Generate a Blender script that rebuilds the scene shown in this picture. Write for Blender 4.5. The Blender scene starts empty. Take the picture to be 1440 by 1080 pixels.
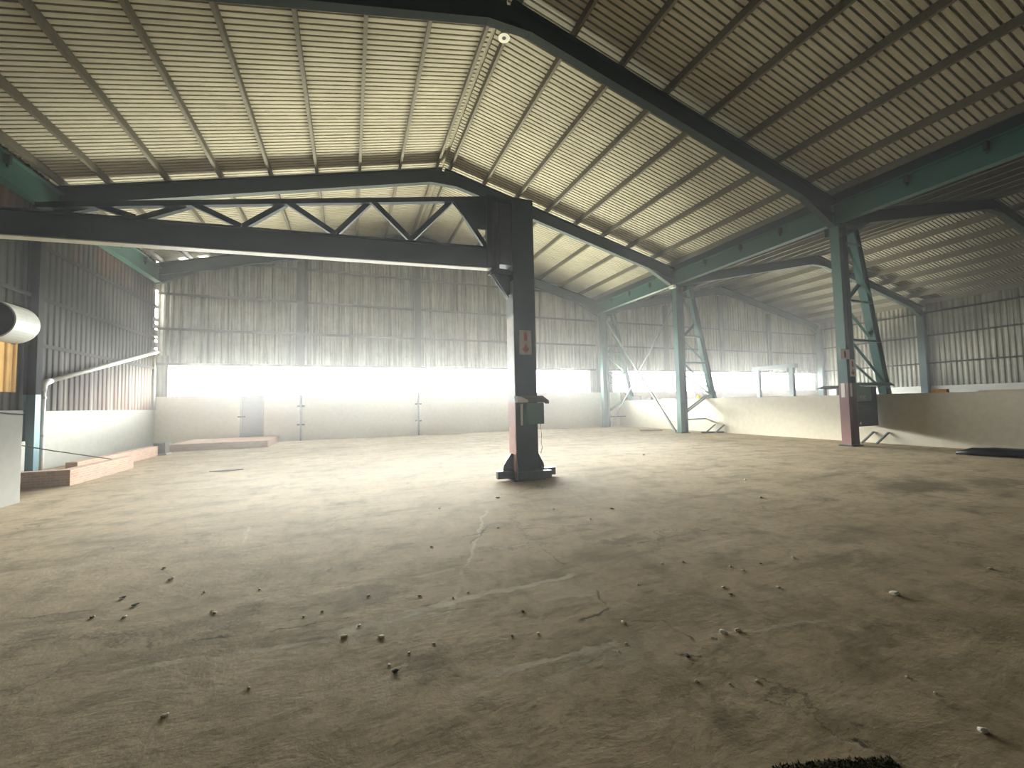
import bpy, bmesh, math, random
import numpy as np
from mathutils import Vector, Matrix
random.seed(7)
C = bpy.context.scene
COL = C.collection

# ------------------------------------------------------------------ camera
FPX, YAW, PITCH, ROLL, CAMH = 576.73, 0.37668, 0.04946, -0.02086, 1.5
def cam_axes():
    f = np.array([math.sin(YAW)*math.cos(PITCH), math.cos(YAW)*math.cos(PITCH), math.sin(PITCH)])
    r = np.array([math.cos(YAW), -math.sin(YAW), 0.0]); u = np.cross(r, f)
    return r*math.cos(ROLL)+u*math.sin(ROLL), -r*math.sin(ROLL)+u*math.cos(ROLL), f
RX, UX, FX = cam_axes()
cd = bpy.data.cameras.new('camera'); cam = bpy.data.objects.new('camera', cd); COL.objects.link(cam)
cd.sensor_width = 36.0; cd.lens = FPX/1440*36.0; cd.clip_start = 0.05; cd.clip_end = 300
cam.matrix_world = Matrix(((RX[0], UX[0], -FX[0], 0), (RX[1], UX[1], -FX[1], 0), (RX[2], UX[2], -FX[2], CAMH), (0, 0, 0, 1)))
C.camera = cam
def at(x, y, z=0.0):
    """point of the height z that the photograph shows at pixel x, y"""
    d = RX*(x-720)/FPX - UX*(y-540)/FPX + FX
    t = (z-CAMH)/d[2]
    return Vector((d[0]*t, d[1]*t, z))

# ------------------------------------------------------------------ light, exposure
C.view_settings.view_transform = 'Standard'
C.view_settings.look = 'None'
C.view_settings.gamma = 1.0
C.view_settings.exposure = 5.8
try: C.view_settings.use_curve_mapping = False
except Exception: pass
cy = C.cycles; cy.max_bounces = 7; cy.diffuse_bounces = 5; cy.glossy_bounces = 2; cy.transparent_max_bounces = 8; cy.transmission_bounces = 2; cy.volume_bounces = 0
cy.caustics_reflective = False; cy.caustics_refractive = False; cy.use_denoising = True
w = bpy.data.worlds.new('overcast_day'); C.world = w; w.use_nodes = True
nt = w.node_tree; nt.nodes.clear()
bg = nt.nodes.new('ShaderNodeBackground'); wo = nt.nodes.new('ShaderNodeOutputWorld')
tc = nt.nodes.new('ShaderNodeTexCoord'); sp = nt.nodes.new('ShaderNodeSeparateXYZ'); rmp = nt.nodes.new('ShaderNodeValToRGB')
mr = nt.nodes.new('ShaderNodeMapRange'); mr.inputs['From Min'].default_value = -1; mr.inputs['From Max'].default_value = 1
nt.links.new(tc.outputs['Generated'], sp.inputs[0]); nt.links.new(sp.outputs['Z'], mr.inputs['Value']); nt.links.new(mr.outputs[0], rmp.inputs[0])
# unseen surroundings as invented brightness bands, set to light floor, roof and window glow
STOPS = [(0.0, (0.43, 0.40, 0.31)), (0.25, (0.43, 0.40, 0.31)), (0.29, (0.04, 0.04, 0.03)), (0.39, (0.04, 0.04, 0.035)), (0.42, (0.30, 0.30, 0.28)), (0.49, (0.34, 0.34, 0.33)), (0.51, (0.25, 0.26, 0.27)),
         (0.568, (0.14, 0.144, 0.148)), (0.585, (1.0, 1.0, 0.95)), (0.600, (0.98, 0.98, 0.93)), (0.613, (0.30, 0.305, 0.30)), (0.659, (0.16, 0.163, 0.16)), (0.684, (0.06, 0.062, 0.063)), (0.72, (0.04, 0.042, 0.044)), (1.0, (0.03, 0.033, 0.036))]
e = rmp.color_ramp.elements
while len(e) < len(STOPS): e.new(0.5)
for q, (p, c) in zip(e, STOPS): q.position = p; q.color = c+(1,)
nt.links.new(rmp.outputs[0], bg.inputs['Color']); bg.inputs['Strength'].default_value = 4.5
nt.links.new(bg.outputs[0], wo.inputs[0])
def portal(name, loc, sx, sy):
    l = bpy.data.lights.new(name, 'AREA'); l.shape = 'RECTANGLE'; l.size = sx; l.size_y = sy
    l.cycles.is_portal = True
    o = bpy.data.objects.new(name, l); COL.objects.link(o); o.location = loc
    o.rotation_euler = (math.radians(-90), 0, 0)
    return o

# ------------------------------------------------------------------ dimensions of the hall
XL, XR, XM = -7.7, 14.3, 3.3          # left wall, valley line, ridge
XW, X2, XM2 = 15.9, 35.2, 24.75       # dividing low wall, far right wall, second ridge
YF, YN = 21.75, -8.0                  # far wall, rear wall
SILL, HEAD = 2.13, 3.5
def raf(x): return 10.48-0.248*abs(x-XM)             # rafter tops, main bay
def raf2(x): return 9.60-0.215*abs(x-XM2)
PUR, PUR2 = 0.20, 0.30
portal('window_portal_main', (3.3, YF+0.16, 2.81), 21.1, 1.4)
portal('window_portal_side', (25.0, YF+0.16, 2.81), 19.6, 1.4)

# ------------------------------------------------------------------ materials
class NT:
    def __init__(s, name):
        s.m = bpy.data.materials.new(name); s.m.use_nodes = True
        s.t = s.m.node_tree; s.t.nodes.clear()
        s.out = s.n('ShaderNodeOutputMaterial'); s.b = s.n('ShaderNodeBsdfPrincipled')
        s.l(s.b.outputs[0], s.out.inputs[0])
    def n(s, k, **kw):
        o = s.t.nodes.new(k)
        for a, b in kw.items(): setattr(o, a, b)
        return o
    def l(s, a, b): s.t.links.new(a, b)
    def pos(s, scale=(1, 1, 1)):
        g = s.n('ShaderNodeNewGeometry'); mp = s.n('ShaderNodeMapping'); mp.inputs['Scale'].default_value = scale
        s.l(g.outputs['Position'], mp.inputs[0]); return mp.outputs[0]
    def noise(s, scale, detail=5, rough=0.6, vec=None, dist=0.0):
        o = s.n('ShaderNodeTexNoise'); o.inputs['Scale'].default_value = scale; o.inputs['Detail'].default_value = detail
        o.inputs['Roughness'].default_value = rough; o.inputs['Distortion'].default_value = dist
        s.l(vec if vec is not None else s.pos(), o.inputs['Vector']); return o.outputs['Fac']
    def ramp(s, fac, stops):
        o = s.n('ShaderNodeValToRGB'); el = o.color_ramp.elements
        while len(el) < len(stops): el.new(0.5)
        for q, (p, c) in zip(el, stops):
            q.position = p; q.color = (c, c, c, 1) if isinstance(c, (int, float)) else tuple(c)+(1,)
        s.l(fac, o.inputs[0]); return o.outputs[0]
    def math(s, op, a, b=None, clamp=False):
        o = s.n('ShaderNodeMath', operation=op); o.use_clamp = clamp
        for i, v in enumerate((a, b)):
            if v is None: continue
            if isinstance(v, (int, float)): o.inputs[i].default_value = v
            else: s.l(v, o.inputs[i])
        return o.outputs[0]
    def mix(s, fac, a, b, mode='MIX'):
        o = s.n('ShaderNodeMix', data_type='RGBA', blend_type=mode)
        for i, v in ((0, fac), (6, a), (7, b)):
            if isinstance(v, (int, float)) and i == 0: o.inputs[0].default_value = v
            elif isinstance(v, (tuple, list)): o.inputs[i].default_value = tuple(v)+(1,)
            else: s.l(v, o.inputs[i])
        return o.outputs[2]
    def base(s, v):
        if isinstance(v, (tuple, list)): s.b.inputs['Base Color'].default_value = tuple(v)+(1,)
        else: s.l(v, s.b.inputs['Base Color'])
    def rough(s, v):
        if isinstance(v, (int, float)): s.b.inputs['Roughness'].default_value = v
        else: s.l(v, s.b.inputs['Roughness'])
    def bump(s, h, strength=0.3, dist=0.02):
        o = s.n('ShaderNodeBump'); o.inputs['Strength'].default_value = strength; o.inputs['Distance'].default_value = dist
        s.l(h, o.inputs['Height']); s.l(o.outputs[0], s.b.inputs['Normal'])

def paint(name, col, wear=0.25, rough=0.5, dirt=(0.10, 0.08, 0.06), spec=0.4, scale=3.0):
    k = NT(name); f = k.noise(scale, 6, 0.65)
    c = k.mix(k.ramp(f, [(0.5, 0.0), (0.78, wear)]), col, dirt)
    c = k.mix(k.ramp(k.noise(scale*7, 3), [(0.35, 0.0), (0.7, 0.16)]), c, tuple(min(1, x*1.6+0.01) for x in col))
    k.base(c); k.rough(rough); k.b.inputs['Specular IOR Level'].default_value = spec
    k.bump(k.noise(40, 3), 0.08, 0.01)
    return k.m
M = {}
M['teal'] = paint('teal_steel_paint', (0.019, 0.085, 0.067), 0.35, 0.55, (0.06, 0.05, 0.04), 0.3)
M['sootgirt'] = paint('sooty_girt_paint', (0.014, 0.014, 0.011), 0.3, 0.8, (0.02, 0.018, 0.014), 0.15)
M['dark'] = paint('dark_green_steel_paint', (0.008, 0.026, 0.025), 0.3, 0.6, (0.02, 0.017, 0.014), 0.3)
M['purlin'] = paint('grimy_grey_purlin_paint', (0.13, 0.12, 0.09), 0.5, 0.65, (0.05, 0.042, 0.034))
M['girt'] = paint('grey_girt_paint', (0.12, 0.115, 0.09), 0.5, 0.6)
M['white'] = paint('white_masonry_paint', (0.36, 0.355, 0.32), 0.10, 0.8, (0.25, 0.23, 0.185), 0.2, 0.9)
M['cream'] = paint('cream_masonry_paint', (0.66, 0.60, 0.48), 0.12, 0.8, (0.40, 0.34, 0.26), 0.25, 0.9)
M['pipe'] = paint('white_plastic_pipe', (0.78, 0.77, 0.72), 0.25, 0.4, (0.45, 0.36, 0.26))
M['zinc'] = paint('weathered_galvanised_sheet', (0.55, 0.55, 0.50), 0.3, 0.45, (0.3, 0.27, 0.22))
M['black'] = paint('black_plastic', (0.012, 0.014, 0.017), 0.1, 0.35, (0.03, 0.03, 0.03))
M['door'] = paint('grey_door_paint', (0.30, 0.30, 0.31), 0.2, 0.5)
M['sign'] = paint('white_sign_sheet', (0.80, 0.72, 0.68), 0.15, 0.45, (0.55, 0.45, 0.40))
M['red'] = paint('red_sign_print', (0.50, 0.05, 0.05), 0.1, 0.5)
M['grey'] = paint('light_grey_steel_paint', (0.15, 0.175, 0.165), 0.25, 0.5)
M['yellow'] = paint('yellow_plastic', (0.85, 0.60, 0.02), 0.1, 0.4)
M['orange'] = paint('orange_clay', (0.80, 0.40, 0.08), 0.2, 0.7)
M['wood'] = paint('dusty_timber', (0.33, 0.22, 0.13), 0.4, 0.8)
M['palewood'] = paint('pale_timber', (0.70, 0.64, 0.46), 0.2, 0.8)
M['stone'] = paint('pale_stone_chip', (0.88, 0.83, 0.72), 0.2, 0.85, (0.45, 0.4, 0.3), 0.3, 30)
M['darkstone'] = paint('dark_stone_chip', (0.06, 0.05, 0.04), 0.2, 0.85, (0.1, 0.08, 0.06), 0.3, 30)
M['blue'] = paint('pale_blue_steel_paint', (0.07, 0.17, 0.20), 0.25, 0.5)
M['boxgreen'] = paint('faded_green_box_paint', (0.10, 0.19, 0.165), 0.25, 0.5)
M['boxpanel'] = paint('faded_teal_panel_paint', (0.20, 0.32, 0.27), 0.2, 0.5)
M['boxdark'] = paint('dark_rubberised_box_paint', (0.020, 0.026, 0.024), 0.2, 0.5)
M['letter'] = paint('white_lettering', (0.7, 0.72, 0.68), 0.1, 0.5)
M['faint'] = paint('rubbed_grey_lettering', (0.12, 0.13, 0.125), 0.2, 0.5)
M['lamp'] = paint('white_enamel', (0.92, 0.92, 0.84), 0.02, 0.4, (0.7, 0.7, 0.6))
M['frame'] = paint('pale_window_steel', (0.55, 0.58, 0.58), 0.2, 0.5)
M['soot'] = paint('sooty_block', (0.10, 0.09, 0.085), 0.3, 0.8)

def roof_mat(name, q):
    k = NT(name)
    n1 = k.noise(0.55, 5, 0.6); n2 = k.noise(1.0, 4, 0.6, k.pos((1.2, 14, 1.2)))
    c = k.ramp(n1, [(0.3, (0.40*q, 0.38*q, 0.305*q)), (0.7, (0.52*q, 0.50*q, 0.41*q))])
    c = k.mix(k.ramp(n2, [(0.5, 0.0), (0.75, 0.45)]), c, (0.22*q, 0.195*q, 0.14*q))
    k.base(c); k.rough(0.85); k.b.inputs['Specular IOR Level'].default_value = 0.2
    return k.m
M['roof'] = roof_mat('fibre_cement_roof_sheet', 1.0); M['roofdark'] = roof_mat('darker_roof_sheet', 0.42)  # second bay sheet: same pattern in a darker tone

def clad_mat(name, ca, cb, stain, amount, vertical_freq=5.0):
    k = NT(name)
    n1 = k.noise(0.5, 4, 0.6); n2 = k.noise(1.0, 5, 0.65, k.pos((vertical_freq, vertical_freq, 0.18)))
    n3 = k.noise(2.3, 6, 0.7)
    c = k.ramp(n1, [(0.3, ca), (0.7, cb)])
    c = k.mix(k.ramp(n2, [(0.45, 0.0), (0.62, amount)]), c, stain)
    c = k.mix(k.ramp(n3, [(0.5, 0.0), (0.8, amount*0.7)]), c, stain)
    k.base(c); k.rough(0.8); k.b.inputs['Specular IOR Level'].default_value = 0.25
    return k
M['clad'] = clad_mat('weathered_grey_wall_sheet', (0.30, 0.29, 0.235), (0.46, 0.44, 0.36), (0.15, 0.135, 0.10), 0.75).m
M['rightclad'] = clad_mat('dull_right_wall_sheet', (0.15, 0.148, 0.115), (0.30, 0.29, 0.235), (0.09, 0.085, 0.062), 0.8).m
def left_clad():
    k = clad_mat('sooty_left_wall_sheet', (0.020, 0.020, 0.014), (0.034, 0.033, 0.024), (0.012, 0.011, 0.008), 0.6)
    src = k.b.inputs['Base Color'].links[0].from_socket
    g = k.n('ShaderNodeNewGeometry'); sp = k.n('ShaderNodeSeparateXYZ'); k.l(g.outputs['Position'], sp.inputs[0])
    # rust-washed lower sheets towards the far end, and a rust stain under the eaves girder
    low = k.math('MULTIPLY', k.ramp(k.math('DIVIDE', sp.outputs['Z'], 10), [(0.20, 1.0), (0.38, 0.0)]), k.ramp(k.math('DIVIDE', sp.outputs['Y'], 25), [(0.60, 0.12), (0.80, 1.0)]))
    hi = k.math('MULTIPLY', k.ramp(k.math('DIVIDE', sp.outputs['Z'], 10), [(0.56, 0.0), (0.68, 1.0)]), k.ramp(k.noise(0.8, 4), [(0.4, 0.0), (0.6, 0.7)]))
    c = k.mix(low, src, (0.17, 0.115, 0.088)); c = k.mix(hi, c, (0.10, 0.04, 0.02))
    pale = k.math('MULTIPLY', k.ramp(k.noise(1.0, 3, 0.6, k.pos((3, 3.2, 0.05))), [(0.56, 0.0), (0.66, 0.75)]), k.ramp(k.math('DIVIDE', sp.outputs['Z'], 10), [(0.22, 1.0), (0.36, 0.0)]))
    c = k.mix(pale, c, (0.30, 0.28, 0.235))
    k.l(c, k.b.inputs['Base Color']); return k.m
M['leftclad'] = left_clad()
M['ochresheet'] = clad_mat('ochre_sheet', (0.62, 0.36, 0.10), (0.80, 0.50, 0.16), (0.20, 0.12, 0.06), 0.8, 3.0).m  # ochre sheet with darker streaks

def brick_mat(name, a, b, mortar, sc):
    k = NT(name); g = k.n('ShaderNodeNewGeometry'); sp = k.n('ShaderNodeSeparateXYZ'); cb = k.n('ShaderNodeCombineXYZ')
    k.l(g.outputs['Position'], sp.inputs[0])
    k.l(k.math('ADD', sp.outputs['X'], sp.outputs['Y']), cb.inputs[0]); k.l(sp.outputs['Z'], cb.inputs[1])
    br = k.n('ShaderNodeTexBrick'); br.inputs['Scale'].default_value = sc*1.5
    br.inputs['Brick Width'].default_value = 0.5; br.inputs['Row Height'].default_value = 0.17; br.inputs['Mortar Size'].default_value = 0.022
    br.inputs['Color1'].default_value = a+(1,); br.inputs['Color2'].default_value = b+(1,); br.inputs['Mortar'].default_value = mortar+(1,)
    k.l(cb.outputs[0], br.inputs['Vector'])
    c = k.mix(k.ramp(k.noise(4, 5), [(0.4, 0.0), (0.75, 0.5)]), br.outputs[0], mortar)
    k.base(c); k.rough(0.9); k.bump(br.outputs['Fac'], -0.4, 0.01); return k.m
M['brick'] = brick_mat('salmon_brick', (0.46, 0.25, 0.18), (0.55, 0.33, 0.24), (0.52, 0.42, 0.32), 2.2)
M['brickdark'] = brick_mat('terracotta_brick', (0.46, 0.25, 0.16), (0.52, 0.31, 0.20), (0.42, 0.32, 0.24), 2.2)

def two_tone(name, lo, mid, hi, z1, z2):
    """paint that changes colour at fixed heights on the post"""
    k = NT(name); g = k.n('ShaderNodeNewGeometry'); sp = k.n('ShaderNodeSeparateXYZ'); k.l(g.outputs['Position'], sp.inputs[0])
    z = k.math('DIVIDE', k.math('ADD', sp.outputs['Z'], k.math('MULTIPLY', k.noise(6, 3), 0.06)), 10)
    c = k.ramp(z, [(0.0, lo), (z1/10, lo), (z1/10+0.004, mid), (z2/10, mid), (z2/10+0.004, hi)])
    c = k.mix(k.ramp(k.noise(5, 5), [(0.5, 0.0), (0.8, 0.35)]), c, (0.12, 0.09, 0.07))
    k.base(c); k.rough(0.5); return k.m
M['redpost'] = two_tone('red_brown_banded_post_paint', (0.23, 0.105, 0.10), (0.23, 0.13, 0.12), (0.019, 0.075, 0.06), 1.5, 1.95)
M['pinkglare'] = two_tone('pink_paint_and_glare_tint', (0.72, 0.36, 0.29), (0.62, 0.57, 0.47), (0.20, 0.23, 0.20), 1.55, 3.3)  # pink is paint; cream above holds the glare on this side as colour

def glass_mat():
    m = bpy.data.materials.new('dusty_window_glass'); m.use_nodes = True; t = m.node_tree; t.nodes.clear()
    o = t.nodes.new('ShaderNodeOutputMaterial'); a = t.nodes.new('ShaderNodeBsdfTransparent'); b = t.nodes.new('ShaderNodeBsdfGlossy')
    mx = t.nodes.new('ShaderNodeMixShader'); mx.inputs[0].default_value = 0.05; a.inputs[0].default_value = (0.97, 0.985, 0.98, 1)
    b.inputs['Roughness'].default_value = 0.1
    t.links.new(a.outputs[0], mx.inputs[1]); t.links.new(b.outputs[0], mx.inputs[2]); t.links.new(mx.outputs[0], o.inputs[0]); return m
M['glass'] = glass_mat()

def floor_mat():
    k = NT('worn_concrete_floor')
    P0 = k.n('ShaderNodeNewGeometry').outputs['Position']
    wn = k.n('ShaderNodeTexNoise'); wn.inputs['Scale'].default_value = 3.5; wn.inputs['Detail'].default_value = 6; wn.inputs['Roughness'].default_value = 0.65
    k.l(P0, wn.inputs['Vector'])
    sub = k.n('ShaderNodeVectorMath', operation='SUBTRACT'); sub.inputs[1].default_value = (0.5, 0.5, 0.5); k.l(wn.outputs['Color'], sub.inputs[0])
    scl = k.n('ShaderNodeVectorMath', operation='SCALE'); scl.inputs['Scale'].default_value = 0.22; k.l(sub.outputs[0], scl.inputs[0])
    add = k.n('ShaderNodeVectorMath', operation='ADD'); k.l(P0, add.inputs[0]); k.l(scl.outputs[0], add.inputs[1]); PW = add.outputs[0]
    sclb = k.n('ShaderNodeVectorMath', operation='SCALE'); sclb.inputs['Scale'].default_value = 0.9; k.l(sub.outputs[0], sclb.inputs[0])
    addb = k.n('ShaderNodeVectorMath', operation='ADD'); k.l(P0, addb.inputs[0]); k.l(sclb.outputs[0], addb.inputs[1]); PWW = addb.outputs[0]
    rot = k.n('ShaderNodeMapping'); rot.inputs['Rotation'].default_value = (0, 0, math.radians(12)); rot.inputs['Scale'].default_value = (0.4, 1.5, 1)
    k.l(P0, rot.inputs[0])
    n1 = k.noise(0.5, 6, 0.6, P0); n2 = k.noise(2.2, 8, 0.68, P0, 0.25); n3 = k.noise(26, 6, 0.7, P0); ns = k.noise(1.6, 7, 0.66, rot.outputs[0], 0.2)
    c = k.ramp(n1, [(0.3, (0.43, 0.335, 0.208)), (0.55, (0.56, 0.444, 0.290)), (0.75, (0.66, 0.535, 0.365))])
    c = k.mix(k.ramp(n2, [(0.48, 0.0), (0.72, 0.68)]), c, (0.20, 0.16, 0.10))
    c = k.mix(k.ramp(ns, [(0.30, 0.65), (0.48, 0.0)]), c, (0.19, 0.15, 0.095))
    c = k.mix(k.ramp(ns, [(0.56, 0.0), (0.75, 0.45)]), c, (0.60, 0.53, 0.41))
    c = k.mix(k.ramp(n3, [(0.56, 0.0), (0.74, 0.32)]), c, (0.17, 0.135, 0.09))
    c = k.mix(k.ramp(k.noise(9, 6, 0.72, P0, 0.4), [(0.47, 0.0), (0.66, 0.4)]), c, (0.24, 0.195, 0.125))
    c = k.mix(k.ramp(k.noise(60, 3, 0.6, P0), [(0.66, 0.0), (0.72, 0.6)]), c, (0.62, 0.56, 0.45))
    def blob(c, p, rx, ry, col, amt, ang=0.0):
        mp = k.n('ShaderNodeMapping'); mp.vector_type = 'POINT'
        s1 = k.n('ShaderNodeVectorMath', operation='SUBTRACT'); s1.inputs[1].default_value = (p[0], p[1], 0); k.l(PWW, s1.inputs[0])
        mp.inputs['Rotation'].default_value = (0, 0, -ang); k.l(s1.outputs[0], mp.inputs[0])
        s2 = k.n('ShaderNodeVectorMath', operation='MULTIPLY'); s2.inputs[1].default_value = (1/rx, 1/ry, 0); k.l(mp.outputs[0], s2.inputs[0])
        ln = k.n('ShaderNodeVectorMath', operation='LENGTH'); k.l(s2.outputs[0], ln.inputs[0])
        return k.mix(k.ramp(ln.outputs['Value'], [(0.45, amt), (1.0, 0.0)]), c, col)
    hts = []
    def seg(p, q, wd, soft=None, warp=PW, brk=0.0):
        p = Vector(p); q = Vector(q); d = (q-p); L = d.length; d.normalize()
        s1 = k.n('ShaderNodeVectorMath', operation='SUBTRACT'); s1.inputs[1].default_value = (p.x, p.y, 0); k.l(warp, s1.inputs[0])
        da = k.n('ShaderNodeVectorMath', operation='DOT_PRODUCT'); da.inputs[1].default_value = (d.x, d.y, 0); k.l(s1.outputs[0], da.inputs[0])
        db = k.n('ShaderNodeVectorMath', operation='DOT_PRODUCT'); db.inputs[1].default_value = (-d.y, d.x, 0); k.l(s1.outputs[0], db.inputs[0])
        ac = k.math('ABSOLUTE', db.outputs['Value'])
        m = k.ramp(k.math('DIVIDE', ac, wd*2), [(0.25, 1.0), (0.5, 0.0)])
        t = k.math('DIVIDE', da.outputs['Value'], L)
        m = k.math('MULTIPLY', m, k.ramp(t, [(0.0, 0.0), (0.08, 1.0), (0.92, 1.0), (1.0, 0.0)]))
        if brk: m = k.math('MULTIPLY', m, k.ramp(k.noise(4, 5, 0.7, P0), [(brk-0.1, 0.0), (brk+0.1, 1.0)]))
        return m
    f2 = lambda x, y: at(x, y)[:2]
    # dark oil stains
    for (x, y, rx, ry, amt) in [(1290, 684, 1.1, 0.55, 0.7), (1400, 678, 0.9, 0.4, 0.45), (1010, 925, 0.3, 0.1, 0.3), (590, 935, 0.4, 0.12, 0.35), (500, 840, 0.6, 0.25, 0.35),
                               (1190, 665, 0.9, 0.25, 0.4), (870, 760, 0.45, 0.10, 0.4), (1020, 985, 0.22, 0.08, 0.3), (1230, 900, 0.5, 0.15, 0.35), (300, 905, 0.7, 0.2, 0.3), (1340, 990, 0.1, 0.05, 0.4)]:
        c = blob(c, f2(x, y), rx, ry, (0.12, 0.095, 0.06), amt)
    for (x, y, rx, ry, amt) in [(560, 955, 0.12, 0.09, 0.5), (850, 930, 0.5, 0.12, 0.4), (720, 690, 1.2, 0.5, 0.3), (560, 880, 0.5, 0.12, 0.35), (800, 830, 0.3, 0.2, 0.35)]:
        c = blob(c, f2(x, y), rx, ry, (0.60, 0.53, 0.40), amt)
    pale = (0.66, 0.58, 0.45)
    for (a, b, wd, amt, brk) in [((150, 950), (480, 893), 0.035, 0.5, 0.45), ((470, 893), (640, 845), 0.06, 0.75, 0.40), ((600, 855), (812, 806), 0.035, 0.75, 0.0), ((620, 975), (800, 918), 0.022, 0.7, 0.0),
                                 ((790, 922), (870, 905), 0.03, 0.6, 0.4), ((985, 893), (1165, 872), 0.018, 0.6, 0.0), ((684, 715), (655, 800), 0.022, 0.75, 0.0), ((655, 800), (625, 880), 0.025, 0.55, 0.45),
                                 ((350, 740), (343, 765), 0.02, 0.6, 0.0), ((1170, 1030), (1230, 1060), 0.02, 0.5, 0.4)]:
        c = k.mix(k.math('MULTIPLY', seg(f2(*a), f2(*b), wd, brk=brk), amt), c, pale)
    cr = None
    for (a, b, wd, brk) in [((818, 878), (858, 853), 0.020, 0.0), ((855, 857), (838, 828), 0.012, 0.45), ((870, 770), (1020, 740), 0.025, 0.5), ((800, 795), (760, 770), 0.012, 0.5),
                            ((520, 770), (690, 748), 0.02, 0.52), ((0, 875), (140, 855), 0.012, 0.5), ((955, 925), (985, 922), 0.012, 0.0), ((720, 745), (860, 735), 0.015, 0.5), ((930, 870), (980, 905), 0.012, 0.5),
                            ((1200, 1035), (1218, 1052), 0.012, 0.0), ((1000, 895), (1010, 898), 0.015, 0.0), ((240, 905), (500, 868), 0.012, 0.5), ((690, 735), (660, 765), 0.015, 0.4), ((620, 860), (690, 850), 0.012, 0.5)]:
        s = seg(f2(*a), f2(*b), wd, brk=brk); cr = s if cr is None else k.math('MAXIMUM', cr, s)
    vo = k.n('ShaderNodeTexVoronoi', feature='DISTANCE_TO_EDGE'); vo.inputs['Scale'].default_value = 0.42; k.l(PWW, vo.inputs['Vector'])
    hair = k.math('MULTIPLY', k.ramp(vo.outputs['Distance'], [(0.0, 0.7), (0.010, 0.0)]), k.ramp(k.noise(1.1, 3, 0.5, P0), [(0.45, 0.0), (0.6, 1.0)]))
    c = k.mix(hair, c, (0.13, 0.10, 0.065))
    c = k.mix(k.math('MULTIPLY', cr, 0.72), c, (0.06, 0.05, 0.03))
    k.base(c); k.rough(0.85); k.b.inputs['Specular IOR Level'].default_value = 0.15
    h = k.math('ADD', k.math('MULTIPLY', n2, 1.0), k.math('MULTIPLY', n3, 0.22)); h = k.math('ADD', h, k.math('MULTIPLY', ns, 0.7))
    k.bump(h, 0.35, 0.03)
    return k.m
M['floor'] = floor_mat()
def moss_mat():
    k = NT('dark_moss'); c = k.ramp(k.noise(30, 5), [(0.3, (0.012, 0.016, 0.006)), (0.6, (0.035, 0.05, 0.015)), (0.8, (0.06, 0.035, 0.02))]); k.base(c); k.rough(0.95); return k.m
M['moss'] = moss_mat()

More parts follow.
